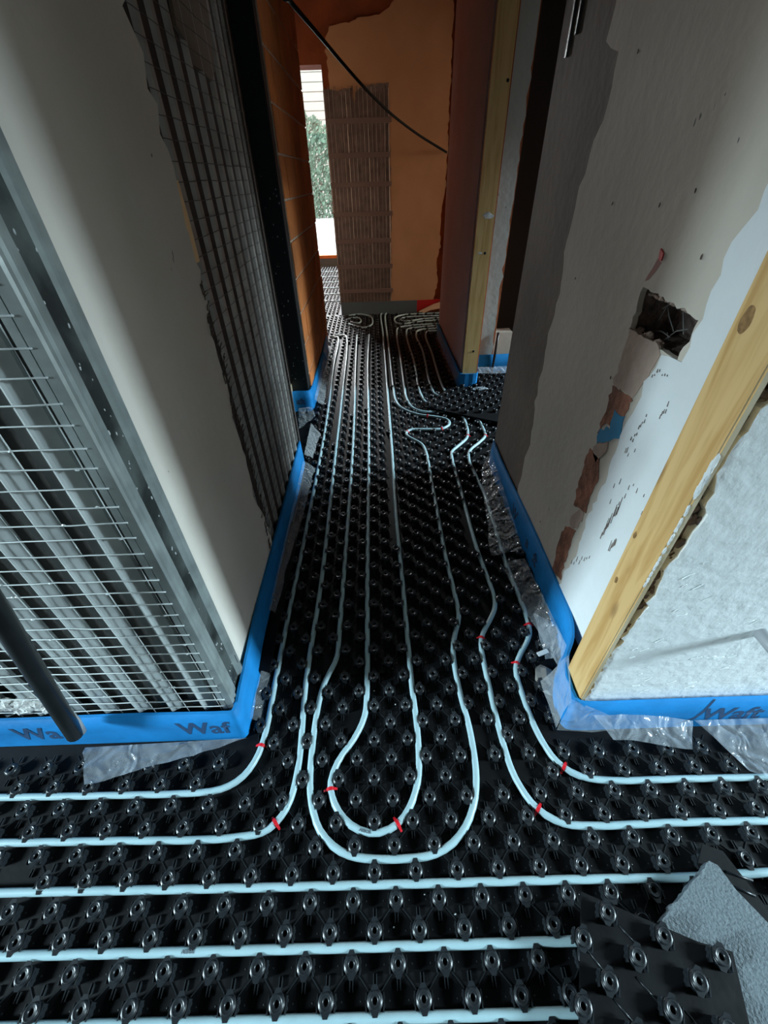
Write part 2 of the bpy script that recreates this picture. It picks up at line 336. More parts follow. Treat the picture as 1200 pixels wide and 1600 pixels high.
# ------------------------------------------------------------------ left front: mesh with ribs, metal edge profile
def front_mesh():
    t = thing('rib_mesh_panel', 'galvanised wire mesh panel with grey vertical ribs on left front wall', 'mesh panel')
    obj('backing_sheet', boxes((-1.75, -0.475, 0.632, 0.636, 0.10, 2.2)), VOID, t)
    for i in range(13):
        x = -0.452 - 0.0985*i
        bm = bmesh.new()                                                # bright rib: folded V strip
        pr = [(x-0.004, 0.594), (x+0.002, 0.5905), (x+0.006, 0.594), (x+0.030, 0.606), (x+0.031, 0.612)]
        if i > 0:
            a = [bm.verts.new((xx, y, 0.11)) for xx, y in pr]; b = [bm.verts.new((xx, y, 2.2)) for xx, y in pr]
            for k in range(4): bm.faces.new((a[k], a[k+1], b[k+1], b[k]))
            obj('rib', bm, RIBL, t)
        obj('backing_strip', boxes((x-0.047, x-0.006, 0.618, 0.620, 0.10, 2.2)), PAPER if i > 0 else PAPERB, t)
        bm = bmesh.new()
        tube(bm, [Vector((x-0.0465, 0.590+R_.uniform(-.001, .001), 0.09+0.1*k)) for k in range(22)], 0.0012, 5)
        obj('upright_wire', bm, WIRE, t)
    for k in range(52):
        z = 0.142 + 0.0392*k; bm = bmesh.new(); r = random.Random(100+k)
        sag = r.uniform(-.003, .003)
        tube(bm, [Vector((-1.75+1.278*i/24, 0.587+r.uniform(-.0012, .0012), z+sag*math.sin(i*0.5)+r.uniform(-.0012, .0012))) for i in range(25)], 0.00155, 5)
        for q in range(3):                                              # weld blobs and mortar drips
            c = (-0.5-0.1*r.randint(0, 8)+r.uniform(-.01, .01), 0.5865, z); blob(bm, c, 0.003, k+q, 1, (1.4, .7, .8), 0.4)
        obj('wire', bm, WIRE, t)
    bm = bmesh.new(); box(bm, -0.492, -0.478, 0.588, 0.600, 0.10, 2.25); obj('edge_strip', bm, GALV, t)
front_mesh()

def edge_profile():
    t = thing('metal_edge_profile', 'galvanised steel edge profile upright at left corridor corner beside mesh', 'metal profile')
    pr = [(-0.476, 0.588), (-0.456, 0.588), (-0.4535, 0.593), (-0.4535, 0.600), (-0.458, 0.604), (-0.4535, 0.609), (-0.4535, 0.614), (-0.4595, 0.618), (-0.4595, 0.634), (-0.464, 0.641),
          (-0.464, 0.676), (-0.4585, 0.681), (-0.4545, 0.684), (-0.4545, 0.7005), (-0.474, 0.7015)]
    bm = bmesh.new(); zs = [0.115, 0.7, 1.4, 2.1, CZ-0.02]; rings = [[bm.verts.new((x, y, z)) for x, y in pr] for z in zs]
    for a, b in zip(rings[:-1], rings[1:]):
        for k in range(len(pr)-1):
            f = bm.faces.new((a[k], a[k+1], b[k+1], b[k])); f.material_index = 1 if k in (9,) else 0
    obj('profile_body', bm, [GALV, GALVD], t)
    bm = bmesh.new(); r = random.Random(11)
    for k in range(60):
        z = 0.16+1.5*r.random()**1.3; blob(bm, (-0.4635, 0.636+0.045*r.random(), z), r.uniform(.0008, .0024), k, 1, (.5, 1, 1.8), 0.5)
    obj('mortar_splash', bm, SPECK, t, kind='stuff')
    obj('screw_slot', boxes((-0.4545, -0.4538, 0.6875, 0.6895, 0.205, 0.245)), RUBBER, t)
edge_profile()

def mortar_clump():
    bm = bmesh.new(); r = random.Random(3)
    for k in range(26):
        u = r.random(); x = -1.20+0.24*u+r.uniform(-.02, .02); z = 0.155+0.10*(1-u)*r.random()
        blob(bm, (x, 0.592, z), r.uniform(.012, .028), k, 2, (1.2, .5, 1), 0.7)
    o = obj('mortar_clump', bm, LUMP); o['label'] = 'rough white mortar clump stuck in mesh behind black hose'; o['category'] = 'mortar'
mortar_clump()

# ------------------------------------------------------------------ right wall coats
RX = 0.640
def toR(u, v, d): return (RX+d, u, v)
hole = jag([(1.092, 1.112), (1.090, 1.018), (0.985, 1.012), (0.876, 1.012), (0.866, 1.095), (0.97, 1.104), (1.092, 1.112)], 0.0035, 0.012, 9)[:-1]
je = jag([(1.56, 0.10), (1.565, 0.35), (1.545, 0.42), (1.585, 0.6), (1.60, 0.86), (1.585, 1.0), (1.62, 1.12), (1.60, 1.30), (1.54, 1.50), (1.56, 1.56), (1.64, 1.60), (1.62, 1.75), (1.60, CZ)], 0.007, 0.03, 4)
obj('plaster_coat', prism([(0.62, 0.10)] + je + [(0.62, CZ)], 0.014, toR, hole[::-1]), P_BEIGE, wall_right)
obj('base_coat', prism([(1.50, 0.08), (2.07, 0.08), (2.07, CZ), (1.50, CZ)], 0.006, lambda u, v, d: (RX+0.009+d, u, v)), P_BASE, wall_right)
# whiter coat nearer the corner
jf = jag([(0.985, 0.10), (0.995, 0.22), (0.955, 0.34), (0.975, 0.5), (0.955, 0.64), (0.965, 0.80), (0.945, 0.90), (0.925, 1.005), (0.862, 1.018), (0.857, 1.10), (0.862, 1.2), (0.83, 1.32), (0.872, 1.42), (0.80, 1.55), (0.78, 1.9), (0.76, CZ)], 0.005, 0.022, 6)
obj('white_coat', prism([(0.63, 0.10)] + jf + [(0.63, CZ)], 0.003, lambda u, v, d: (RX-0.003+d, u, v)), P_WHITE, wall_right)
def patch(name, px, mt, seed, thick=0.0018, amp=0.004):
    pts = [atX(x, y, RX) for x, y in px]; pts = jag(pts+[pts[0]], amp, 0.014, seed)[:-1]
    obj(name, prism(pts, thick+0.004, lambda u, v, d: (RX-thick+d, u, v)), mt, wall_right)
patch('filler_patch', [(984, 512), (1030, 540), (1034, 556), (1012, 590), (990, 622), (958, 600), (972, 560)], PINKF, 1)
patch('filler_patch', [(958, 602), (990, 622), (974, 655), (960, 668), (948, 660), (934, 676)], BROWN, 2)
patch('filler_patch', [(938, 680), (952, 690), (944, 712), (930, 722), (926, 706)], PINKF, 8)
patch('filler_patch', [(908, 796), (914, 804), (902, 826), (890, 820), (892, 806)], PINKF, 9)
patch('filler_patch', [(922, 700), (938, 720), (935, 745), (914, 800), (896, 788), (904, 760)], BROWN, 3)
patch('filler_patch', [(884, 822), (900, 828), (888, 862), (876, 905), (863, 892), (872, 850)], BROWN, 4)
patch('paint_smear', [(962, 640), (978, 652), (968, 684), (948, 690), (934, 694), (938, 672), (954, 668)], BPAINT, 5, 0.003)
patch('paint_smear', [(1034, 388), (1038, 396), (1036, 408), (1029, 405)], RPAINT, 6, 0.003, 0.002)
patch('paint_smear', [(1028, 404), (1034, 410), (1024, 424), (1014, 438), (1008, 440), (1018, 420)], mat('faded_red', (0.34, 0.16, 0.13), 0.8), 7, 0.0005, 0.002)
bm = bmesh.new(); r = random.Random(55)
def stroke(px, py, L, wd=.0022, dx=.36):
    (y0, z0), (y1, z1) = atX(px, py, RX-.0042), atX(px+dx*L, py-L, RX-.0042); a, b = Vector((RX-.0034, y0, z0)), Vector((RX-.0034, y1, z1))
    d = (b-a).normalized(); n = Vector((0, -d.z, d.y))*wd*.5; u = Vector((-.0012, 0, 0))
    v = [bm.verts.new(q) for q in (a-n, a+n, b+n*.3, b-n*.3)]+[bm.verts.new(q+u) for q in (a-n, a+n, b+n*.3, b-n*.3)]
    bm.faces.new(v[4:]); [bm.faces.new((v[k], v[(k+1) % 4], v[4+(k+1) % 4], v[4+k])) for k in range(4)]
for k in range(13): stroke(938+2.3*k+r.uniform(-.5, .5), 838-3.2*k+r.uniform(-4, 4), r.uniform(8, 22), r.uniform(.0014, .003))
for k in range(6): stroke(950+2*k, 862-2*k+r.uniform(-3, 3), r.uniform(8, 18))
for k in range(8): stroke(892+4*k, 884-2*k+r.uniform(-6, 6), r.uniform(3, 8), .0025)
for k in range(9): stroke(985+3*k, 690-5*k+r.uniform(-6, 6), r.uniform(3, 8), .003)
for k in range(7): stroke(1018+4*k, 590-1.5*k+r.uniform(-8, 8), r.uniform(2, 6), .003)
for k in range(5): stroke(1030+3*k, 655-4*k+r.uniform(-4, 4), r.uniform(5, 10), .002)
for k in range(14): stroke(950+r.uniform(0, 60), 745+r.uniform(-40, 60), r.uniform(3, 9), .0018)
bmesh.ops.recalc_face_normals(bm, faces=bm.faces[:]); obj('trowel_mark', bm, MORTAR, wall_right, kind='stuff')
def hole_contents():
    bm = bmesh.new(); r = random.Random(2)
    for k in range(9):
        a = Vector((0.668+r.uniform(0, .03), r.uniform(.97, 1.09), r.choice((1.012, 1.108)))); b = Vector((0.66+r.uniform(0, .03), r.uniform(.90, 1.07), r.uniform(1.02, 1.10)))
        tube(bm, [a, (a+b)/2+Vector((0, 0, r.uniform(-.01, .01))), b], 0.0014, 4)
    obj('torn_strand', bm, mat('strand', (0.16, 0.15, 0.14), 0.8), wall_right, kind='stuff')
    bm = bmesh.new()
    for k in range(18):
        blob(bm, (0.650+r.uniform(0, .008), 0.875+0.205*k/17, 1.106-0.014*abs(1-k/9)*0.5+r.uniform(-.004, .004)), r.uniform(.005, .010), k, 1, (1, 1.3, .8), .6)
    for k in range(10):
        blob(bm, (0.652+r.uniform(0, .01), r.uniform(.97, 1.085), 1.013+r.uniform(-.002, .008)), r.uniform(.004, .010), k, 1, (1, 1.3, .8), .6)
    obj('broken_edge_crumb', bm, PINKF, wall_right, kind='stuff')
hole_contents()
bm = bmesh.new(); r = random.Random(8)
for (px, py) in [(1097, 402), (1032, 320), (958, 318), (1088, 298), (900, 435), (970, 610), (845, 815), (998, 80), (1060, 640), (1040, 655), (955, 590)]:
    u, v = atX(px, py, RX); blob(bm, (RX-0.002, u, v), 0.0042, px, 1, (.25, .7, 1.2), .6)
obj('plaster_pit', bm, MORTAR, wall_right, kind='stuff')
obj('edge_bead', boxes((0.640, 0.655, 1.955, 1.97, 1.62, CZ), (0.640, 0.655, 1.90, 1.912, 1.66, CZ)), GALVD, wall_right)

# right front face: rough plaster with broken mortar beside the stud
ck = [(1200, 545), (1190, 640), (1140, 699), (1118, 740), (1102, 811), (1061, 860), (1035, 897), (1020, 931), (990, 976), (941, 1040), (922, 1077)]
cr = [atY(x, y, 0.575) for x, y in ck]
cr = [(0.70, CZ), (0.66, 1.6), (0.61, 1.15)] + cr[1:] + [(0.575, 0.10)]
obj('front_plaster', prism(jag(cr, 0.004, 0.015, 12) + [(4.1, 0.10), (4.1, CZ)], 0.022, lambda u, v, d: (u, 0.572+d, v)), P_FRONT, wall_right)
bm = bmesh.new(); r = random.Random(21)
for k in range(150):
    z = r.uniform(.13, 1.5); blob(bm, (0.557+r.uniform(0, .055)*(0.6 if z < .6 else 1), 0.584+r.uniform(-.004, .003), z), r.uniform(.005, .012), k, 1, (1, .5, 1.3), .7)
obj('crumbled_mortar', bm, MORTAR, wall_right, kind='stuff')
bm = bmesh.new(); r = random.Random(23)                                  # trowel ridges and snots on the rough plaster
for k in range(80):
    x = r.uniform(.62, 1.25); z = r.uniform(.16, .75); L = r.uniform(.006, .03); a = r.uniform(.2, .9)
    p = [Vector((x+L*(i/3-.5)*math.cos(a), 0.5712, z+L*(i/3-.5)*math.sin(a)+r.uniform(-.002, .002))) for i in range(4)]
    tube(bm, p, r.uniform(.0006, .0014), 5)
obj('trowel_ridge', bm, P_FRONT, wall_right, smooth=True, kind='stuff')

def stud_right():
    t = thing('timber_stud', 'knotty pine timber board upright at right corridor corner', 'timber')
    bm = bmesh.new(); box(bm, 0.547, 0.5625, 0.566, 0.666, 0.06, CZ-0.02)
    bmesh.ops.bevel(bm, geom=[e for e in bm.edges if abs(e.verts[0].co.z-e.verts[1].co.z) > 1], offset=0.003, segments=2, affect='EDGES')
    bm.normal_update()
    for f in bm.faces: f.material_index = 1 if f.normal.y < -0.6 else 0
    obj('board', bm, [WOOD, WOODE], t)
    for (px, py, rr) in ((1166, 500, .017), (992, 836, .011), (963, 906, .011), (1122, 618, .006)):
        y, z = atX(px, py, .547); bm = bmesh.new(); blob(bm, (.5474, y, z), rr, px, 3, (.05, .75, 1.35), .12)
        obj('knot', bm, KNOT, t)
    bm = bmesh.new(); r = random.Random(31)
    for k in range(26):
        z = 0.66+0.30*(k/25)+r.uniform(-.01, .01); blob(bm, (0.5475, 0.566, z), 0.0055 if k < 20 else 0.010, k, 1, (.5, .5, 1.8), .5)
    obj('plaster_smear', bm, P_WHITE, t, kind='stuff')
stud_right()

# ------------------------------------------------------------------ corridor middle: post, brick pier, brown wall, far stud
def post():
    t = thing('steel_post', 'black steel post with paint specks beside orange brick wall', 'post')
    bm = boxes((-0.625, -0.512, 2.875, 2.95, 0.0, CZ-0.005)); bmesh.ops.bevel(bm, geom=bm.edges[:], offset=0.004, segments=2, affect='EDGES')
    obj('post_body', bm, STEEL, t)
    bm = bmesh.new(); r = random.Random(41)
    for k in range(34):
        blob(bm, (-0.52-0.095*r.random(), 2.8748, 0.2+1.2*r.random()), r.uniform(.0012, .0045), k, 1, (1, .2, 1.5), .6)
    obj('paint_speck', bm, SPECK, t, kind='stuff')
    bm = bmesh.new(); a = [(-0.655, 2.80), (-0.632, 2.79), (-0.632, 2.87), (-0.655, 2.87)]
    lo = [bm.verts.new((x, y, 0.0)) for x, y in a]; hi = [bm.verts.new((x+0.006, y+0.01, 0.205)) for x, y in a]
    bm.faces.new(hi); bm.faces.new(lo[::-1])
    for k in range(4): bm.faces.new((lo[k], lo[(k+1) % 4], hi[(k+1) % 4], hi[k]))
    o = obj('timber_offcut', bm, WOODE); o['label'] = 'small pale timber offcut standing against black post base'; o['category'] = 'timber'
post()

def blocks():
    shared = {}
    for row in range(14):
        z0 = 0.045+0.2*row; y = 2.957-(0.0 if row % 2 else 0.32)
        while y < 4.35:
            a, b = max(2.957, y+0.004), min(4.352, y+0.496)
            if b-a > 0.03:
                key = (round(b-a, 3), 0)
                bm = boxes((-0.56, -0.500+random.Random(row*31+int(y*10)).uniform(-.004, .003), a, b, z0+0.005, min(CZ-0.01, z0+0.195)))
                bmesh.ops.bevel(bm, geom=bm.edges[:], offset=0.003, segments=1, affect='EDGES')
                obj('block', bm, ORANGE, wall_brick)
            y += 0.5
blocks()

ju = jag([(3.20, 0.1), (3.20, CZ)], 0.003, 0.05, 5)
obj('plaster_coat', prism([(3.235, 0.08), (4.62, 0.08), (4.60, 1.0), (4.63, 2.0), (4.62, CZ), (3.235, CZ)], 0.022, lambda u, v, d: (0.650+d, u, v)), P_PURP, wall_brown)
je2 = jag([(0.93, 0.08), (0.925, 0.5), (0.935, 1.0), (0.93, 1.6), (0.94, 2.2), (0.945, CZ)], 0.004, 0.04, 15)
obj('grey_render', prism([(0.757, 0.08)] + je2 + [(0.757, CZ)], 0.02, lambda u, v, d: (u, 3.42+d, v)), P_BLUE, wall_brown)
def far_stud():
    t = thing('timber_stud', 'pale pine board with dark nail heads beside grey render in corridor middle', 'timber')
    obj('board', boxes((0.650, 0.757, 3.155, 3.184, 0.10, CZ-0.02)), WOODF, t)
    for x, z in ((0.717, 0.30), (0.722, 0.93), (0.742, 1.72)):
        bm = bmesh.new(); blob(bm, (x, 3.1545, z), 0.0085, 1, 2, (1, .3, 1), 0); obj('nail_head', bm, RUBBER, t)
    bm = bmesh.new(); blob(bm, (0.715, 3.154, 1.13), 0.022, 3, 2, (1.3, .1, .7), .6); blob(bm, (0.69, 3.154, 0.93), 0.012, 5, 2, (1.3, .1, .5), .6); obj('plaster_smear', bm, P_WHITE, t)
far_stud()
o = obj('white_block', boxes((0.955, 1.10, 3.50, 3.62, 0.0, 0.33)), P_BEIGE); o['label'] = 'pale block low in the dark doorway beyond grey render'; o['category'] = 'block'
bm = bmesh.new(); tube(bm, [Vector((0.945, 3.395, 0.0)), Vector((0.95, 3.395, 0.2)), Vector((0.955, 3.40, 0.36))], 0.010, 8)
o = obj('black_conduit', bm, RUBBER); o['label'] = 'short black upright conduit beside pale block and grey render'; o['category'] = 'conduit'

# ------------------------------------------------------------------ far wall
FY = 5.60
fl = [(-0.385, 2.0), (-0.385, 2.33), (-0.333, 2.397), (-0.2, 2.41), (-0.02, 2.445), (0.104, 2.448), (0.22, 2.51), (0.30, 2.60), (0.70, 2.60), (0.77, 2.50), (0.775, 2.0), (0.775, 1.7), (0.78, 1.22), (0.745, 1.0), (0.755, 0.7), (0.72, 0.55), (0.745, 0.34), (0.70, 0.145)]
obj('plaster_coat', prism(jag(fl, 0.006, 0.03, 17) + [(-0.42, 0.145), (-0.42, 1.9)], 0.023, lambda u, v, d: (u, FY+d, v)), P_FAR, wall_far)
def far_lath():
    t = thing('rib_lath_panel', 'brown rib lath panel with horizontal ribs on far wall', 'lath panel')
    r = random.Random(51)
    top = jag([(-0.445, 2.0), (-0.30, 1.99), (-0.22, 2.0), (-0.18, 2.0), (-0.155, 1.88), (-0.12, 1.99), (0.02, 2.02), (0.185, 2.03)], 0.006, 0.02, 18)
    obj('backing_sheet', prism(top + jag([(0.185, 2.03), (0.19, 1.2), (0.185, 0.15)], 0.006, 0.04, 19)[1:] + [(-0.445, 0.15)], 0.004, lambda u, v, d: (u, FY-0.010+d, v)), PAPERF, t)
    for k in range(46):
        x = -0.438+0.0137*k; zt = 1.97+r.uniform(-.02, .05); bm = bmesh.new()
        tube(bm, [Vector((x, FY-0.012, 0.15)), Vector((x+r.uniform(-.003, .003), FY-0.012, 1.1)), Vector((x, FY-0.012, zt))], 0.0016 if k % 5 else 0.0028, 4)
        obj('wire', bm, WIREF if k % 3 == 0 else RIBF, t)
    for z in (1.776, 1.518, 1.282, 1.028, 0.78, 0.527, 0.27):
        bm = bmesh.new(); x1 = 0.19+r.uniform(0, .02)
        box(bm, -0.442, x1, FY-0.020, FY-0.011, z-0.022, z+0.020); obj('rib', bm, RIBF, t)
far_lath()
# exposed blocks to the right of the far plaster
for row in range(12):
    bm = boxes((0.79+0.02*(row % 2), 1.20, FY+0.004, FY+0.03, 0.05+0.24*row, 0.28+0.24*row)); bmesh.ops.bevel(bm, geom=bm.edges[:], offset=0.004, segments=1, affect='EDGES')
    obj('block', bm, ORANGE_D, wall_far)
# foot of the far wall: grey edge foam, red tape, film
t = thing('edge_strip', 'grey foam edge strip with red end along far wall foot', 'edge strip')
obj('foam', boxes((-0.44, 0.50, FY-0.022, FY-0.012, 0.0, 0.148)), SLOT, t)
obj('red_end', prism([(0.50, 0.148), (0.86, 0.155), (0.70, 0.10), (0.52, 0.03), (0.50, 0.02)], 0.006, lambda u, v, d: (u, FY-0.022+d, v)), REDT, t)
obj('film_flap', prism([(0.52, 0.03), (0.70, 0.105), (0.90, 0.150), (0.90, 0.07), (0.66, 0.04), (0.56, 0.0)], 0.004, lambda u, v, d: (u, FY-0.030-0.3*(0.15-v)+d, v)), PEACHF, t)

# far window and what stands outside
wn = obj('window_1', boxes((-2.2, -2.13, 9.34, 9.42, 0.15, 2.73), (-0.57, -0.5, 9.34, 9.42, 0.15, 2.73), (-2.13, -0.57, 9.34, 9.42, 2.68, 2.73), (-2.13, -0.57, 9.34, 9.42, 0.15, 0.17)), WHITE, kind='structure')
GL = bpy.data.materials.new('window_glass'); GL.use_nodes = True; nt = GL.node_tree; nt.nodes.clear()
_o = nt.nodes.new('ShaderNodeOutputMaterial'); _m = nt.nodes.new('ShaderNodeMixShader'); _m.inputs[0].default_value = 0.06
_t = nt.nodes.new('ShaderNodeBsdfTransparent'); _g = nt.nodes.new('ShaderNodeBsdfGlossy'); _g.inputs['Roughness'].default_value = 0.02
nt.links.new(_t.outputs[0], _m.inputs[1]); nt.links.new(_g.outputs[0], _m.inputs[2]); nt.links.new(_m.outputs[0], _o.inputs[0])
obj('pane', boxes((-2.13, -0.57, 9.375, 9.381, 0.17, 2.68)), GL, wn)
obj('sill', boxes((-2.2, -0.5, 9.27, 9.34, 0.15, 0.20)), ORANGE, wn)
t = thing('edge_strip', 'grey foam edge strip below far window sill', 'edge strip'); obj('foam', boxes((-2.6, -0.42, 9.28, 9.29, 0.0, 0.145)), SLOT, t)
struct('ground', boxes((-14, 14, 9.56, 40, -0.12, -0.02)), PAVE)
struct('ground_yard', boxes((4.3, 14, -10, 9.5, -0.20, -0.1), (-14, -4.3, -10, 9.5, -0.20, -0.1)), MORTAR)
def outside():
    t = thing('neighbour_house', 'pale boarded house beyond the hedge outside far window', 'house')
    obj('wall', boxes((-9, 6, 30.0, 33.0, 0, 9.0)), HOUSE, t)
    for k in range(22):
        obj('board', boxes((-9, 6, 29.93, 30.0, 1.0+0.35*k, 1.31+0.35*k)), HOUSE, t)
    bm = bmesh.new(); r = random.Random(61)
    def top(x): return 3.55-0.62*(x+2.75) if x > -2.75 else 3.55
    for k in range(5200):
        x = r.uniform(-5.0, -1.2); y = 23+r.uniform(-.35, .5); zt = top(x)+r.uniform(-.12, .1); z = r.uniform(0.0, zt)
        s = r.uniform(.05, .11); n = Vector((r.uniform(-1, 1), -abs(r.gauss(0, 1))-.2, r.uniform(-.6, 1))).normalized(); a = n.orthogonal().normalized(); b = n.cross(a)
        c = Vector((x, y, z)); bm.faces.new([bm.verts.new(c+a*s), bm.verts.new(c+b*s*.6), bm.verts.new(c-a*s), bm.verts.new(c-b*s*.6)])
    h = thing('hedge', 'green hedge outside the far window', 'hedge')
    obj('foliage', bm, HEDGE, h, kind='stuff')
    bm = bmesh.new()
    for k in range(9): tube(bm, [Vector((-4.8+0.42*k, 23.1, -0.02)), Vector((-4.75+0.42*k, 23.1, 2.3))], 0.03, 6)
    obj('stem', bm, MORTAR, h, kind='stuff')
outside()

# black cable hanging across the corridor
cb = [((440, -18), 3.0), ((452, 0), 3.2), ((496, 52), 3.75), ((540, 104), 4.3), ((580, 148), 4.75), ((616, 182), 5.1), ((656, 212), 5.4), ((698, 238), 5.585)]
pts = []
for (px, py), Y in cb: x, z = atY(px, py, Y); pts.append(Vector((x, Y, z)))
pts = [Vector((pts[0].x-0.02, 2.7, CZ))] + pts
bm = bmesh.new(); tube(bm, spline(pts, 0.06), 0.011, 8)
o = obj('black_cable', bm, CABLE); o['label'] = 'black cable sagging diagonally across the corridor to far wall'; o['category'] = 'cable'

# ------------------------------------------------------------------ pipes
PZ, PR = 0.0105, 0.0092
def route(px): return [at(x, y, PZ) for x, y in px]
pipes = {}
def relax(P, it=4):
    """even out hand-placed points: thin to ~2 cm and smooth"""
    Q = [P[0]]
    for p in P[1:]:
        if (p-Q[-1]).length > 0.017: Q.append(p)
    if (Q[-1]-P[-1]).length > 0.004: Q.append(P[-1])
    for _ in range(it):
        for k in (0.5, -0.53): Q = [Q[0]]+[Q[i]+((Q[i-1]+Q[i+1])/2-Q[i])*k for i in range(1, len(Q)-1)]+[Q[-1]]
    return Q
def pipe(key, pts, label, sides=10):
    path = relax(spline(pts, 0.02)); bm = bmesh.new(); tube(bm, path, PR, sides)
    o = obj('heating_pipe', bm, PIPE); o['label'] = label; o['category'] = 'pipe'; o['group'] = 'white underfloor heating pipes'
    pipes[key] = (o, path); return o
pipe('left1', [Vector((-2.3, at(-60, 1247, PZ).y, PZ))]+route([(-60, 1247), (0, 1246), (160, 1243), (300, 1239), (345, 1233), (380, 1213), (404, 1178), (416, 1140), (430, 1067), (449, 970), (476, 840), (506, 682), (514, 630), (522, 570), (529, 532), (526, 526), (515, 526)]),
     'leftmost white pipe, turning left below the mesh panel')
pipe('left2', [Vector((-2.3, at(-60, 1318, PZ).y, PZ))]+route([(-60, 1318), (0, 1317), (160, 1314), (370, 1308), (420, 1295), (448, 1262), (465, 1205), (478, 1067), (502, 910), (525, 700), (532, 640), (542, 530), (538, 524), (522, 523)]),
     'second white pipe from the left, its bend under the lower left red clip')
pipe('loop_out', route([(558, 524), (556, 570), (551, 700), (539, 875), (530, 990), (526, 1028), (506, 1070), (496, 1110), (487, 1180), (485, 1240), (500, 1298), (532, 1330), (570, 1341), (620, 1342), (680, 1334), (718, 1306), (739, 1262), (744, 1215), (735, 1145), (717, 1075),
                        (708, 1018), (711, 990), (717, 965), (713, 940), (696, 868), (675, 756), (663, 700), (656, 692), (641, 684), (634, 678), (640, 672), (665, 671), (690, 670), (702, 663), (699, 656), (685, 652), (651, 647), (627, 637), (618, 625), (614, 600), (608, 545), (602, 492), (604, 489)]),
     'outer white pipe loop in the centre, swinging round the inner loop')
pipe('loop_in', route([(577, 523), (575, 570), (576, 700), (574, 910), (573, 1085), (570, 1118), (553, 1155), (528, 1190), (517, 1222), (519, 1245), (537, 1279), (562, 1297), (592, 1301), (622, 1287), (645, 1250), (654, 1210), (652, 1140), (644, 1075), (630, 920), (619, 805), (612, 700), (606, 620), (602, 563), (598, 520), (595, 492), (597, 489)]),
     'inner white pipe loop in the centre with a printed bend')
pipe('right1', [Vector((2.3, at(1260, 1280, PZ).y, PZ))]+route([(1260, 1280), (1200, 1282), (1060, 1285), (920, 1290), (880, 1286), (840, 1264), (805, 1215), (783, 1150), (766, 1080), (753, 1018), (752, 997), (762, 975), (773, 950), (771, 930), (745, 857), (721, 770), (706, 715), (706, 706), (718, 695), (730, 683), (728, 662), (721, 649), (712, 644), (696, 643), (661, 643), (645, 637), (635, 622), (632, 605), (626, 560), (620, 522), (623, 512), (640, 509), (700, 505)]),
     'white pipe right of the centre loop, turning right below two red clips')
pipe('right2', [Vector((2.3, at(1260, 1213, PZ).y, PZ))]+route([(1260, 1213), (1200, 1214), (1060, 1217), (950, 1219), (905, 1212), (870, 1190), (840, 1145), (818, 1090), (806, 1046), (813, 1022), (827, 992), (824, 968), (791, 882), (756, 770), (732, 716), (735, 703), (748, 692), (758, 681), (754, 668), (745, 651), (741, 644)]),
     'rightmost white pipe, running below the film under the right plaster front')
pipe('mid8', route([(676, 634), (665, 628), (658, 617), (654, 605), (648, 570), (635, 522), (638, 514), (660, 511), (710, 508)]), 'far white pipe bending beside the overlaid black board, first of three')
pipe('mid9', route([(690, 620), (680, 616), (674, 605), (668, 585), (661, 550), (650, 523), (654, 516), (670, 514), (710, 512)]), 'far white pipe beside the overlaid black board, middle of three')
pipe('mid10', route([(697, 614), (692, 605), (684, 583), (675, 552), (665, 524), (668, 518), (680, 517), (712, 515)]), 'far white pipe ending at the overlaid black board, nearest brown wall')
pipe('rowA', [Vector((-2.3, 0.217, PZ))] + route([(0, 1395), (300, 1389), (600, 1382), (900, 1374), (1090, 1370), (1200, 1363)]) + [Vector((2.3, 0.20, PZ))], 'straight white pipe across the foreground, just below the centre loops')
pipe('rowB', [Vector((-2.3, 0.112, PZ))] + route([(0, 1494), (300, 1487), (600, 1479), (905, 1470)]) + [Vector((2.3, 0.096, PZ))], 'straight white pipe across the foreground with a printed line of text')
pipe('rowC', [Vector((-2.3, 0.006, PZ)), Vector((-0.8, 0.006, PZ)), Vector((0, 0.0015, PZ)), Vector((0.5, 0.0, PZ)), Vector((2.3, -0.005, PZ))], 'straight white pipe along the bottom edge of the photo')
pipe('farloop', route([(545, 493), (562, 491), (578, 494), (582, 500), (580, 508), (570, 512), (555, 509), (545, 506)]), 'small far white pipe loop at the left foot of the far lath')
pipe('farloop2', route([(545, 498), (558, 496), (564, 501), (560, 505), (548, 503)]), 'tiny innermost far pipe loop at the left foot of the far lath')
pipe('farspiral', route([(710, 489), (670, 490), (630, 492), (618, 496), (617, 502), (625, 506), (660, 502), (710, 499)]), 'far white pipe spiral at the right foot of the far wall')
pipe('farspiral2', route([(710, 493), (670, 494), (634, 496), (626, 499), (632, 502), (665, 498), (710, 495.5)]), 'inner far white pipe spiral at the right foot of the far wall')
for k, Y in enumerate((6.35, 6.8, 7.25, 7.7, 8.2, 8.7)):
    pipe('farroom%d' % k, [Vector((-2.2, Y, PZ)), Vector((-1.4, Y, PZ)), Vector((-0.5, Y, PZ))], ('nearest', 'second nearest', 'third nearest', 'third farthest', 'second farthest', 'farthest')[k]+' of the white pipes crossing the bright far room floor before the window', 6)

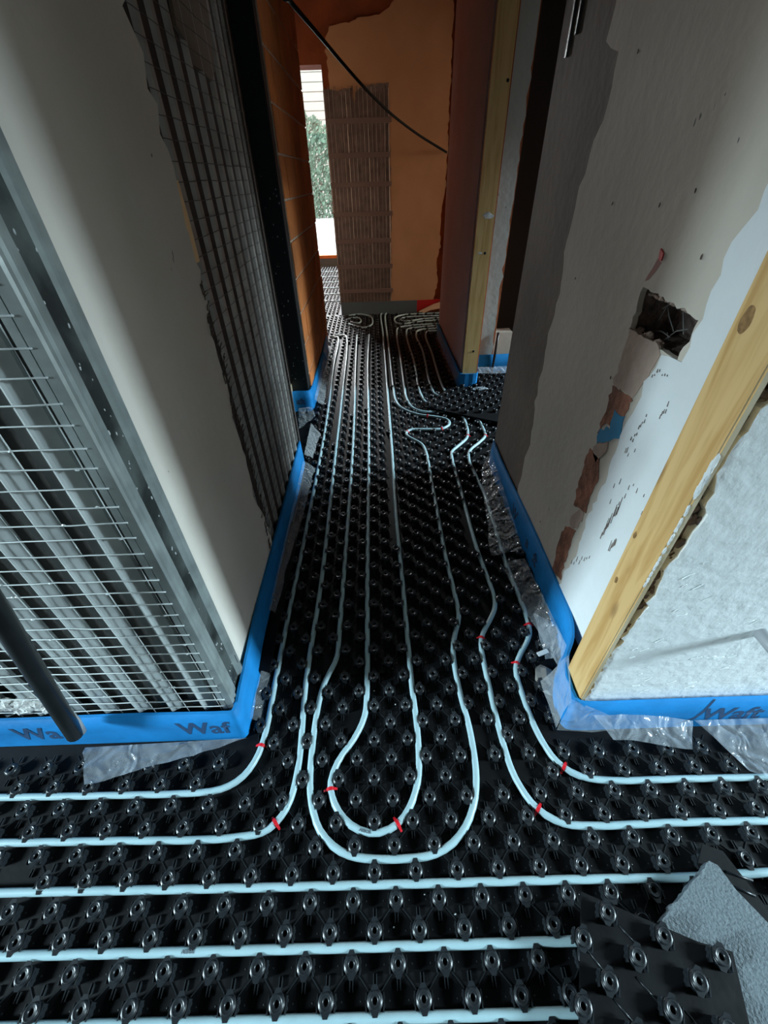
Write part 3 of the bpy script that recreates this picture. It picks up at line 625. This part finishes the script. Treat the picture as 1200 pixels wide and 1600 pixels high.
def print_on_pipe(key, s, start, size, flip=False, bold=0.0, side=0.0):
    o, path = pipes[key]; L = [0.0]
    for a, b in zip(path[:-1], path[1:]): L.append(L[-1]+(b-a).length)
    def f(u, v):
        d = start+u; i = max(0, min(len(L)-2, next((k for k in range(len(L)-1) if L[k+1] >= d), len(L)-2)))
        t = (d-L[i])/(L[i+1]-L[i]); p = path[i].lerp(path[i+1], t); q = (path[i+1]-path[i]).normalized(); s_ = Vector((-q.y, q.x, 0))
        off = v-size*0.36+side; a = max(-1.2, min(1.2, off/PR)); return p+s_*(math.sin(a)*(PR+.0004))+Vector((0, 0, math.cos(a)*(PR+.0004)))
    lettering(o, s, f, PINK, size, bold)
def arc_at(key, px, py):
    o, path = pipes[key]; q = at(px, py, PZ); best = min(range(len(path)), key=lambda i: (path[i]-q).length)
    return sum((b-a).length for a, b in zip(path[:best], path[1:best+1]))
print_on_pipe('loop_in', 'AEBOR', arc_at('loop_in', 559, 1295), 0.0098, bold=0.0004)
print_on_pipe('rowB', 'AEBOR', arc_at('rowB', 289, 1487), 0.0090, bold=0.0004)

# red clips
def clip(px, py, key, label):
    o, path = pipes[key]; q = at(px, py, PZ); i = min(range(2, len(path)-2), key=lambda k: (path[k]-q).length)
    p = path[i]; d = (path[i+1]-path[i-1]).normalized(); s = Vector((-d.y, d.x, 0)); up = Vector((0, 0, 1)); bm = bmesh.new()
    pr = [(-PR-.010, -.003), (-PR-.006, -.001), (-PR-.0022, .004)] + [((PR+.0022)*math.cos(a), (PR+.0022)*math.sin(a)) for a in (math.pi*k/8 for k in range(8, -1, -1))][1:-1] + [(PR+.0022, .004), (PR+.006, -.001), (PR+.010, -.003)]
    hw = 0.0035; r0 = []; n = len(pr)
    for j, (u, v) in enumerate(pr):
        w2 = hw*(0.75+0.5*math.sin(math.pi*j/(n-1)))
        pu, pv = (u*1.0, v); iu, iv = (u*0.86, v*0.86-0.0004)
        r0.append([bm.verts.new(p+s*a+up*b+d*c) for (a, b, c) in ((pu, pv, -w2), (pu, pv, w2), (iu, iv, w2), (iu, iv, -w2))])
    for a, b in zip(r0[:-1], r0[1:]):
        for k in range(4): bm.faces.new((a[k], a[(k+1) % 4], b[(k+1) % 4], b[k]))
    bm.faces.new(r0[0][::-1]); bm.faces.new(r0[-1]); bmesh.ops.recalc_face_normals(bm, faces=bm.faces[:])
    o = obj('pipe_clip', bm, RED); o['label'] = label; o['category'] = 'clip'; o['group'] = 'red pipe clips'
clip(412, 1166, 'left1', 'red clip on the leftmost pipe bend')
clip(430, 1287, 'left2', 'red clip on the second left pipe bend, above the straight rows')
clip(517, 1232, 'loop_in', 'red clip on the left side of the inner pipe loop')
clip(620, 1286, 'loop_in', 'red clip on the right of the inner pipe loop beside the printing')
clip(843, 1268, 'right1', 'red clip on the pipe bend right of the centre loops')
clip(881, 1198, 'right2', 'red clip on the outermost right pipe bend, below the blue strip')
clip(752, 1000, 'right1', 'red clip on the corridor kink of the pipe next to the outermost')
clip(826, 976, 'right2', 'red clip on the outermost right pipe, farther of two by the film')
clip(809, 1037, 'right2', 'red clip on the outermost right pipe, nearer of two by the film')
for px, py, k, l in ((690, 670, 'loop_out', 'tiny red clip on the far hairpin of the outer loop, near side'), (668, 650, 'loop_out', 'tiny red clip on the far hairpin of the outer loop, far side'),
                     (638, 675, 'loop_out', 'tiny red clip at the left tip of the far hairpin'), (731, 681, 'right1', 'tiny red clip on the far kink of the pipe by the hairpin'), (757, 682, 'right2', 'tiny red clip on the far kink of the outermost right pipe')):
    clip(px, py, k, l)

# ------------------------------------------------------------------ nub boards
def nub_bm(sides=14, full=True):
    bm = bmesh.new()
    prof = [(.0158, 0), (.0140, .004), (.0144, .010), (.0170, .0150), (.0170, .0178), (.0158, .0190), (.0134, .0190), (.0133, .0222), (.0124, .0232), (.0112, .0228), (.0098, .0214), (.0080, .0220), (.0060, .0208), (.0044, .0170), (.0038, .006)] if full else \
           [(.0155, 0), (.0142, .010), (.0172, .0150), (.0166, .0190), (.0130, .0232), (.0085, .0228), (.0055, .0190), (.0050, .009)]
    rings = [[bm.verts.new((r*math.cos(a), r*math.sin(a)*1.06, z)) for a in (2*math.pi*k/sides for k in range(sides))] for r, z in prof]
    for a, b in zip(rings[:-1], rings[1:]):
        for k in range(sides): bm.faces.new((a[k], a[(k+1) % sides], b[(k+1) % sides], b[k])).smooth = True
    bm.faces.new(rings[-1])
    cut = .0048 if full else .0080
    for f in bm.faces:
        if len(f.verts) > 3 and max(math.hypot(v.co.x, v.co.y/1.06) for v in f.verts) < cut: f.material_index = 1
    if full:
        for sx in (-1, 1):                                              # side cheeks
            box(bm, min(sx*.0168, sx*.0192), max(sx*.0168, sx*.0192), -.0150, .0115, .0, .0186)
            box(bm, min(sx*.0190, sx*.0206), max(sx*.0190, sx*.0206), -.0090, -.0040, .0, .0135); box(bm, min(sx*.0190, sx*.0206), max(sx*.0190, sx*.0206), .0020, .0070, .0, .0135)
        for sy in (-1, 1):                                              # tongues that hold the pipe down
            v = [bm.verts.new(c) for c in ((-.0100, sy*.0118, .0190), (.0100, sy*.0118, .0190), (.0045, sy*.0225, .0200), (-.0045, sy*.0225, .0200),
                                           (-.0100, sy*.0118, .0150), (.0100, sy*.0118, .0150), (.0045, sy*.0225, .0178), (-.0045, sy*.0225, .0178))]
            for f in ((0, 1, 2, 3), (7, 6, 5, 4), (0, 4, 5, 1), (1, 5, 6, 2), (2, 6, 7, 3), (3, 7, 4, 0)): bm.faces.new([v[i] for i in f])
    bmesh.ops.recalc_face_normals(bm, faces=bm.faces[:])
    return bm
NUB = mesh_of('nub', nub_bm(), [BLACKN, HOLE])
NUBLO = nub_bm(8, False)
allpath = [p for (o, path) in pipes.values() for p in path]
grid = {}
for p in allpath: grid.setdefault((int(math.floor(p.x/.05)), int(math.floor(p.y/.05))), []).append(p)
def near_pipe(x, y, d=0.0165):
    gx, gy = int(math.floor(x/.05)), int(math.floor(y/.05))
    return any((p.x-x)**2+(p.y-y)**2 < d*d for i in (-1, 0, 1) for j in (-1, 0, 1) for p in grid.get((gx+i, gy+j), ()))
PX, PY = 0.1008, 0.0509
def lattice(rects):
    out = []
    for row in range(-2, 190):
        y = 0.0245+PY*row
        for i in range(-40, 40):
            x = PX*i+(PX/2 if row % 2 == 0 else 0.0)
            if any(a <= x <= b and c <= y <= d for a, b, c, d in rects) and not near_pipe(x, y): out.append((x, y))
    return out
def seen(x, y):
    c = ROT.transposed() @ Vector((x, y, -EYE)); 
    if c.z <= 0: return False
    px, py = 600+FPX*c.x/c.z, 800+FPX*c.y/c.z
    return -420 < px < 1620 and -60 < py < 1700
def board(label, rects, brects, z=0.0, single=0, ridges=False):
    t = thing('nub_board', label, 'floor board', 'black studded heating boards')
    bm = boxes(*[(a, b, c, d, z-0.028, z) for a, b, c, d in brects]); obj('base_sheet', bm, BLACK, t)
    L = sorted((p for p in lattice(rects) if seen(*p)), key=lambda p: p[0]**2+(p[1])**2)
    for (x, y) in L[:single]:
        o = obj('nub', NUB, None, t); o.location = (x, y, z)
    if L[single:]:
        bm = bmesh.new(); me = bpy.data.meshes.new('tmp'); NUBLO.to_mesh(me)
        for (x, y) in L[single:]:
            n0 = len(bm.verts); bm.from_mesh(me); bm.verts.ensure_lookup_table()
            for v in bm.verts[n0:]: v.co += Vector((x, y, z))
        bpy.data.meshes.remove(me); obj('small_nub', bm, [BLACKN, HOLE], t, kind='stuff')
    if ridges:
        bm = bmesh.new(); S_ = {(round(x, 3), round(y, 3)) for x, y in L}
        for x, y in L:
            for sx in (-1, 1):
                if near_pipe(x+sx*PX/4, y+PY/2, 0.012): continue
                a = Vector((x+sx*.014, y+.014, z)); b = Vector((x+sx*(PX/2-.014), y+PY-.014, z)); d = (b-a).normalized(); n = Vector((-d.y, d.x, 0))*.0011; u = Vector((0, 0, .002))
                v = [bm.verts.new(q) for q in (a-n, a+n, b+n, b-n)]; v2 = [bm.verts.new(q) for q in (a-n*.6+u, a+n*.6+u, b+n*.6+u, b-n*.6+u)]
                bm.faces.new(v2)
                for k in range(4): bm.faces.new((v[k], v[(k+1) % 4], v2[(k+1) % 4], v2[k]))
            for sy in (-1, 1):
                for sx in (-1, 1):
                    q = (x+sx*.0032, y+sy*.030)
                    if near_pipe(q[0], q[1], 0.017): continue
                    box(bm, q[0]-.0011, q[0]+.0011, q[1]-.008, q[1]+.008, z, z+.005)
            for sx in (-1, 1): blob(bm, (x+sx*.030, y, z), .0022, 1, 1, (1, 1, .5), 0)
        bmesh.ops.recalc_face_normals(bm, faces=bm.faces[:]); obj('ridge', bm, BLACKN, t, kind='stuff')
board('black studded board across the foreground hall under the straight pipes', [(-2.2, 2.2, -.1, .53), (-.43, .52, .53, .75)], [(-2.6, 2.6, -.4, .552), (-.46, .54, .552, .757)], 0.0, 300, True)
board('black studded board on the corridor floor between plaster walls', [(-.43, .615, .755, 2.10)], [(-.45, .628, .752, 2.105)], 0.0035, 300, True)
_b = [o for o in COL.objects if o.name.startswith('nub_board')][-1]
obj('edge_tab', boxes((-.452, -.408, .762, 1.55, .003, .030)), BLACK, _b)
board('black studded board in the middle corridor between post and far stud', [(-.49, .62, 2.11, 4.36), (.62, 1.1, 2.11, 2.66)], [(-.62, .645, 2.105, 4.36), (.645, 1.6, 2.105, 3.41)], 0.0)
t = thing('nub_board', 'raised black studded board covering pipe ends in the right doorway', 'floor board', 'black studded heating boards')
q = [at(663, 638, .02), at(697, 611, .02), at(712, 606, .02), Vector((0.65, 3.14, .02)), Vector((0.80, 3.14, .02)), Vector((0.80, 3.40, .02)), Vector((1.5, 3.40, .02)), Vector((1.5, 2.60, .02)), at(790, 664, .02), at(730, 652, .02)]
obj('base_sheet', prism([(p.x, p.y) for p in q], 0.012, lambda u, v, d: (u, v, 0.033-d)), BLACK, t)
bm = bmesh.new(); me = bpy.data.meshes.new('tmp'); NUBLO.to_mesh(me)
def inside(x, y, poly):
    c = False; n = len(poly)
    for i in range(n):
        a, b = poly[i], poly[i-1]
        if (a[1] > y) != (b[1] > y) and x < (b[0]-a[0])*(y-a[1])/(b[1]-a[1])+a[0]: c = not c
    return c
qp = [(p.x, p.y) for p in q]
for row in range(52, 70):
    for i in range(3, 13):
        x, y = PX*i+(PX/2 if row % 2 else 0), 0.03+PY*row
        if inside(x, y, qp) and seen(x, y):
            n0 = len(bm.verts); bm.from_mesh(me); bm.verts.ensure_lookup_table()
            for v in bm.verts[n0:]: v.co += Vector((x, y, .033))
obj('small_nub', bm, [BLACKN, HOLE], t, kind='stuff')
board('black studded board on the far corridor floor before the far wall', [(-1.6, 1.6, 4.37, 5.56)], [(-2.8, 2.8, 4.36, 5.62)], 0.0)
board('black studded board on the bright far room floor', [(-2.0, -.46, 5.62, 9.25)], [(-2.8, -.40, 5.62, 9.28)], 0.0)
NUBLO.free()

# ------------------------------------------------------------------ blue edge strips
def strip(parent, bottom, lean, h=0.155, z0=0.002, mt=None, seed=0, th=0.008, side=1, wave=0.003):
    """foam band along a floor path; side picks which way is out of the wall"""
    P = spline([Vector((x, y, 0)) for x, y in bottom], 0.02); n = len(P); bm = bmesh.new(); rows = []
    for i, p in enumerate(P):
        d = (P[min(n-1, i+1)]-P[max(0, i-1)]).normalized(); o = Vector((d.y, -d.x, 0))*side
        w1 = wave*noise.noise(Vector((i*.09, seed, 0))); w2 = wave*1.5*noise.noise(Vector((i*.07, seed+9, 0))); hh = h+0.006*noise.noise(Vector((i*.05, seed+4, 0)))
        b, mdl, tp = p+o*w1, p-o*(lean*.5-w2), p-o*lean
        rows.append([bm.verts.new(v) for v in (Vector((b.x, b.y, z0)), Vector((mdl.x, mdl.y, z0+hh*.5)), Vector((tp.x, tp.y, z0+hh)), Vector((tp.x-o.x*th, tp.y-o.y*th, z0+hh)), Vector((b.x-o.x*th, b.y-o.y*th, z0)))])
    for a, b in zip(rows[:-1], rows[1:]):
        for k in range(4): bm.faces.new((a[k], a[k+1], b[k+1], b[k])).smooth = k < 2
    bmesh.ops.recalc_face_normals(bm, faces=bm.faces[:])
    return obj('foam_band', bm, mt or BLUE, parent)
def sheet(parent, quad, nu=14, nv=8, amp=0.006, seed=0, mt=None, name='film_flap'):
    """crumpled film between four corner points"""
    a, b, c, d = [Vector(q) for q in quad]; bm = bmesh.new(); g = []
    for i in range(nu+1):
        row = []
        for j in range(nv+1):
            u, v = i/nu, j/nv; p = (a*(1-u)+b*u)*(1-v)+(d*(1-u)+c*u)*v
            k = min(1, 6*v)
            p += Vector((noise.noise(p*14+Vector((seed, 0, 0))), noise.noise(p*14+Vector((0, seed, 5))), abs(noise.noise(p*18+Vector((0, 3, seed))))*1.6))*amp*k
            row.append(bm.verts.new(p))
        g.append(row)
    for i in range(nu):
        for j in range(nv): bm.faces.new((g[i][j], g[i+1][j], g[i+1][j+1], g[i][j+1])).smooth = True
    return obj(name, bm, mt or FILM, parent)

t = thing('edge_strip', 'blue foam edge strip round left wall foot below mesh panel', 'edge strip', 'blue foam edge strips')
strip(t, [(-2.6, .553), (-1.5, .553), (-.95, .553), (-.6, .553), (-.48, .553), (-.448, .556), (-.438, .575), (-.440, .64), (-.444, .75), (-.452, .9), (-.455, 1.2), (-.458, 1.6), (-.462, 2.12)], 0.006, seed=1, side=1, wave=0)
for s, x0 in (('Wa', atY(25, 1150, .554)[0]), ('Waf', atY(285, 1148, .554)[0])):
    lettering(t, s, lambda u, v, x0=x0: Vector((x0+u*0.95, 0.553-0.0008+0.0387*(0.045+v), 0.045+v)), INK, 0.092, 0.0022)
sheet(t, [at(133, 1168, .03), at(386, 1153, .03), at(300, 1180, .032), at(131, 1227, .032)], 30, 12, .009, 2, FILM2)
sheet(t, [(-.440, .60, .03), (-.436, .80, .03), (-.405, .80, .006), (-.405, .60, .006)], 8, 4, .004, 3, FILM)
sheet(t, [(-.450, 1.0, .06), (-.455, 2.05, .07), (-.385, 2.02, .03), (-.43, 1.0, .02)], 24, 6, .008, 4, FILM)
sheet(t, [(-.455, 2.1, .08), (-.460, 2.5, .08), (-.40, 2.45, .02), (-.42, 2.15, .02)], 12, 5, .008, 5, FILM)

t = thing('edge_strip', 'blue foam edge strip round right wall foot below timber board', 'edge strip', 'blue foam edge strips')
strip(t, [(4.0, .545), (1.3, .545), (.9, .545), (.70, .545), (.58, .545), (.538, .551), (.526, .572), (.528, .63), (.548, .70), (.595, .775), (.620, .86), (.624, 1.0), (.624, 1.4), (.624, 1.9), (.630, 2.06)], 0.006, seed=5, side=-1, wave=0)
lettering(t, 'Waft', lambda u, v: Vector((atY(1095, 1120, .546)[0]+u*0.95, 0.545-0.0008+0.0387*(0.045+v), 0.045+v)), INK, 0.092, 0.0022)
obj('strip_end', prism([(0.862, 0.02), (0.905, 0.06), (0.915, 0.10), (0.918, 0.158), (0.925, 0.158), (0.923, 0.09), (0.912, 0.05)], 0.003, lambda u, v, d: (u, 0.5442+d+.0387*v, v)), INK, t)
for y0, s in ((1.55, 'W'), (1.32, 'a'), (1.22, 'ft')):
    lettering(t, s, lambda u, v, y0=y0: Vector((0.624-.0008+.0387*(.05+v), y0-u, 0.05+v)), INK, 0.075, 0.003)
c7 = lambda x, y, z: at(820+.3167*x, 960+.3167*y, z)
sheet(t, [c7(280, 440, .125), c7(830, 525, .05), c7(825, 672, .034), c7(430, 612, .034)], 22, 10, .006, 7, FILM2)
sheet(t, [c7(835, 522, .05), (1.5, .541, .05), at(1330, 1250, .03), c7(1100, 770, .03)], 22, 10, .006, 8, FILM2)
sheet(t, [(.560, .70, .17), (.518, .56, .16), (.500, .548, .02), (.505, .70, .02)], 14, 10, .008, 9, FILM)
sheet(t, [(.518, .562, .165), (.62, .536, .125), (.66, .520, .04), (.500, .535, .025)], 14, 10, .006, 29, FILM)
c2 = lambda x, y, z: at(720+.3125*x, 560+.3125*y, z)
sheet(t, [c2(150, 440, .09), c2(310, 960, .07), c2(150, 985, .033), c2(100, 560, .033)], 20, 8, .007, 10, FILM)
sheet(t, [c2(320, 1000, .06), c2(555, 1490, .10), c2(480, 1530, .02), c2(190, 1030, .033)], 22, 9, .007, 11, FILM)
t2 = thing('film_scrap', 'crumpled clear plastic film scrap beside right corridor strip', 'film')
sheet(t2, [c2(360, 1270, .04), c2(460, 1320, .06), c2(550, 1480, .06), c2(420, 1510, .022)], 14, 10, .008, 12, FILM2, 'film_sheet')

t = thing('edge_strip', 'bright blue foam edge strip wrapping black post base and brick wall', 'edge strip', 'blue foam edge strips')
strip(t, [(-.66, 2.72), (-.645, 2.80), (-.632, 2.848), (-.59, 2.855), (-.53, 2.853), (-.502, 2.865), (-.493, 2.90), (-.488, 3.1), (-.488, 3.6), (-.49, 4.2)], 0.004, h=.15, seed=12, side=1)
lettering(t, 'aft', lambda u, v: Vector((-0.606+u*1.0, 2.8475, 0.06+v)), INK, 0.06, 0.002)
sheet(t, [(-.485, 2.9, .07), (-.485, 3.75, .10), (-.43, 3.65, .03), (-.42, 2.9, .02)], 22, 7, .012, 14, FILM)
sheet(t, [(-.485, 3.7, .16), (-.485, 4.3, .18), (-.43, 4.2, .03), (-.42, 3.75, .03)], 16, 8, .015, 15, FILM2)
sheet(t, [(-.60, 2.845, .03), (-.50, 2.845, .04), (-.46, 2.72, .02), (-.56, 2.55, .01)], 12, 7, .008, 16, FILM)

t = thing('edge_strip', 'bright blue foam edge strip wrapping far timber board foot', 'edge strip', 'blue foam edge strips')
strip(t, [(.640, 4.6), (.640, 3.6), (.640, 3.3), (.639, 3.17), (.646, 3.147), (.70, 3.145), (.755, 3.147), (.764, 3.17)], 0.003, h=.135, seed=17, side=-1)
sheet(t, [(.638, 3.2, .12), (.638, 4.5, .12), (.60, 4.4, .02), (.60, 3.2, .02)], 20, 6, .010, 18, FILM3)
t = thing('edge_strip', 'bright blue foam edge strip along grey render in right doorway', 'edge strip', 'blue foam edge strips')
strip(t, [(.768, 3.408), (.9, 3.407), (1.1, 3.407), (1.5, 3.41)], 0.002, h=.155, z0=.03, seed=19, side=1)
sheet(t, [(.78, 3.40, .09), (1.2, 3.40, .09), (1.2, 3.30, .06), (.82, 3.33, .06)], 12, 5, .008, 20, FILM2)

# ------------------------------------------------------------------ loose things
bm = bmesh.new(); hx = [atY(-60, 870, .50), atY(0, 962, .505), atY(62, 1060, .512), atY(118, 1146, .520)]
pth = spline([Vector((-0.62, .49, 1.12))]+[Vector((x, y, z)) for (x, z), y in zip(hx, (.500, .505, .512, .518))], .03)
tube(bm, pth, 0.021, 14, cap=False)
t = thing('black_hose', 'black rubber hose leaning on the left mesh, its end above the blue strip', 'hose')
obj('hose_body', bm, RUBBER, t, True)
e = pth[-1]; bm = bmesh.new(); tube(bm, [e+Vector((.020, .012, .10)), e+Vector((.017, .012, .05)), e+Vector((.010, .008, -.005))], 0.013, 12); obj('end_sleeve', bm, GREY, t, True)

def cut_board():
    z = 0.062; pts = [at(908, 1393, z), at(1090, 1471, z), at(1145, 1487, z), at(1172, 1604, z), at(1190, 1690, z), at(903, 1690, z)]
    t = thing('cut_board_piece', 'cut black studded board piece lying on the pipes beside grey slab', 'floor board')
    obj('base_sheet', prism([(p.x, p.y) for p in pts], 0.004, lambda u, v, d: (u, v, z-d)), BLACK, t)
    for x, y in [(950, 1425), (1038, 1462), (1128, 1495), (997, 1495), (953, 1533), (1093, 1533), (1052, 1578), (1140, 1610), (1000, 1618), (1090, 1650), (912, 1572), (912, 1466)]:
        p = at(x, y, z+.02); o = obj('nub', NUB, None, t); o.location = (p.x, p.y, z); o.rotation_euler = (0, 0, -0.42)
    bm = bmesh.new()
    for x, y, a in ((980, 1460, -.9), (1010, 1545, -.9), (930, 1500, -1.0), (1080, 1590, -.9), (975, 1580, -.9)):
        p = at(x, y, z); d = Vector((math.cos(a), math.sin(a), 0)); tube(bm, [p-d*.02, p+d*.02], .0016, 5)
    obj('ridge', bm, BLACKN, t, kind='stuff')
    zt = 0.056; t = thing('insulation_slab', 'speckled grey foam insulation slab offcut under the black board piece', 'insulation')
    sp = [at(1108, 1345, zt), at(1090, 1368, zt), at(1062, 1402, zt), at(1034, 1438, zt), at(1075, 1500, zt), at(1160, 1700, zt), at(1330, 1620, zt), at(1205, 1447, zt), at(1150, 1390, zt), at(1122, 1352, zt)]
    sj = jag([(p.x, p.y) for p in sp[:4]], .0018, .008, 3)+[(p.x, p.y) for p in sp[4:]]
    obj('slab', prism(sj, 0.030, lambda u, v, d: (u-(.004*noise.noise(Vector((u*90, v*90, 2))) if d > 0 else 0), v, zt-d)), EPS, t)
    z2 = 0.026; t = thing('board_edge_strip', 'narrow flat black board offcut poking out right of grey slab', 'floor board')
    pp = [at(1098, 1318, z2), at(1130, 1330, z2), at(1215, 1440, z2), at(1300, 1560, z2), at(1180, 1520, z2), at(1090, 1350, z2)]
    obj('base_sheet', prism([(p.x, p.y) for p in pp], 0.004, lambda u, v, d: (u, v, z2-d)), BLACK, t)
    for a, b in (((1134, 1362), (1176, 1376)), ((1148, 1386), (1180, 1400))):
        p, q2 = at(*a, z2+.001), at(*b, z2+.001); bm = bmesh.new(); tube(bm, [p, q2], .003, 6); obj('ridge', bm, BLACKN, t)
cut_board()

bm = bmesh.new(); x, z = atY(1208, 1012, .53); tube(bm, [Vector((x, .60, z)), Vector((x, .55, z)), Vector((x+.003, .50, z-.004))], .016, 14)
o = obj('conduit_stub', bm, GREY, smooth=True); o['label'] = 'grey plastic conduit stub sticking out of right front plaster'; o['category'] = 'conduit'
p = at(848, 1020, .035); bm = boxes((-.022, .022, -.008, .008, 0, .003)); bmesh.ops.bevel(bm, geom=bm.edges[:], offset=.0012, segments=2, affect='EDGES')
o = obj('white_tab', bm, WHITE); o.location = p; o.rotation_euler = (0.1, 0, .35); o['label'] = 'small white plastic tab lying on crumpled film beside right strip'; o['category'] = 'tab'
bm = bmesh.new(); p = at(852, 1062, 0); blob(bm, (p.x, p.y, 0.006), .045, 4, 2, (.8, 1.1, .35), .35)
o = obj('mortar_lump', bm, CONC); o['label'] = 'grey mortar lump on the floor at the foot of right timber board'; o['category'] = 'mortar'
bm = bmesh.new(); r = random.Random(77)
for k in range(46):
    x, y = r.uniform(-.9, .9), r.uniform(.1, .9)
    if y > .53 and abs(x) > .42: continue
    blob(bm, (x, y, .0035), r.uniform(.0012, .0028), k, 1, (1.3, 1, .7), .5)
o = obj('mortar_crumbs', bm, SPECK); o['kind'] = 'stuff'; o['label'] = 'tiny pale mortar crumbs scattered on the black boards'; o['category'] = 'debris'
bm = bmesh.new(); p = at(750, 609, .035); blob(bm, (p.x, p.y, .045), .05, 6, 2, (1.2, .5, .2), .4)
o = obj('film_scrap', bm, FILM2, smooth=True); o['label'] = 'small pale plastic scrap at the foot of the far timber board'; o['category'] = 'film'
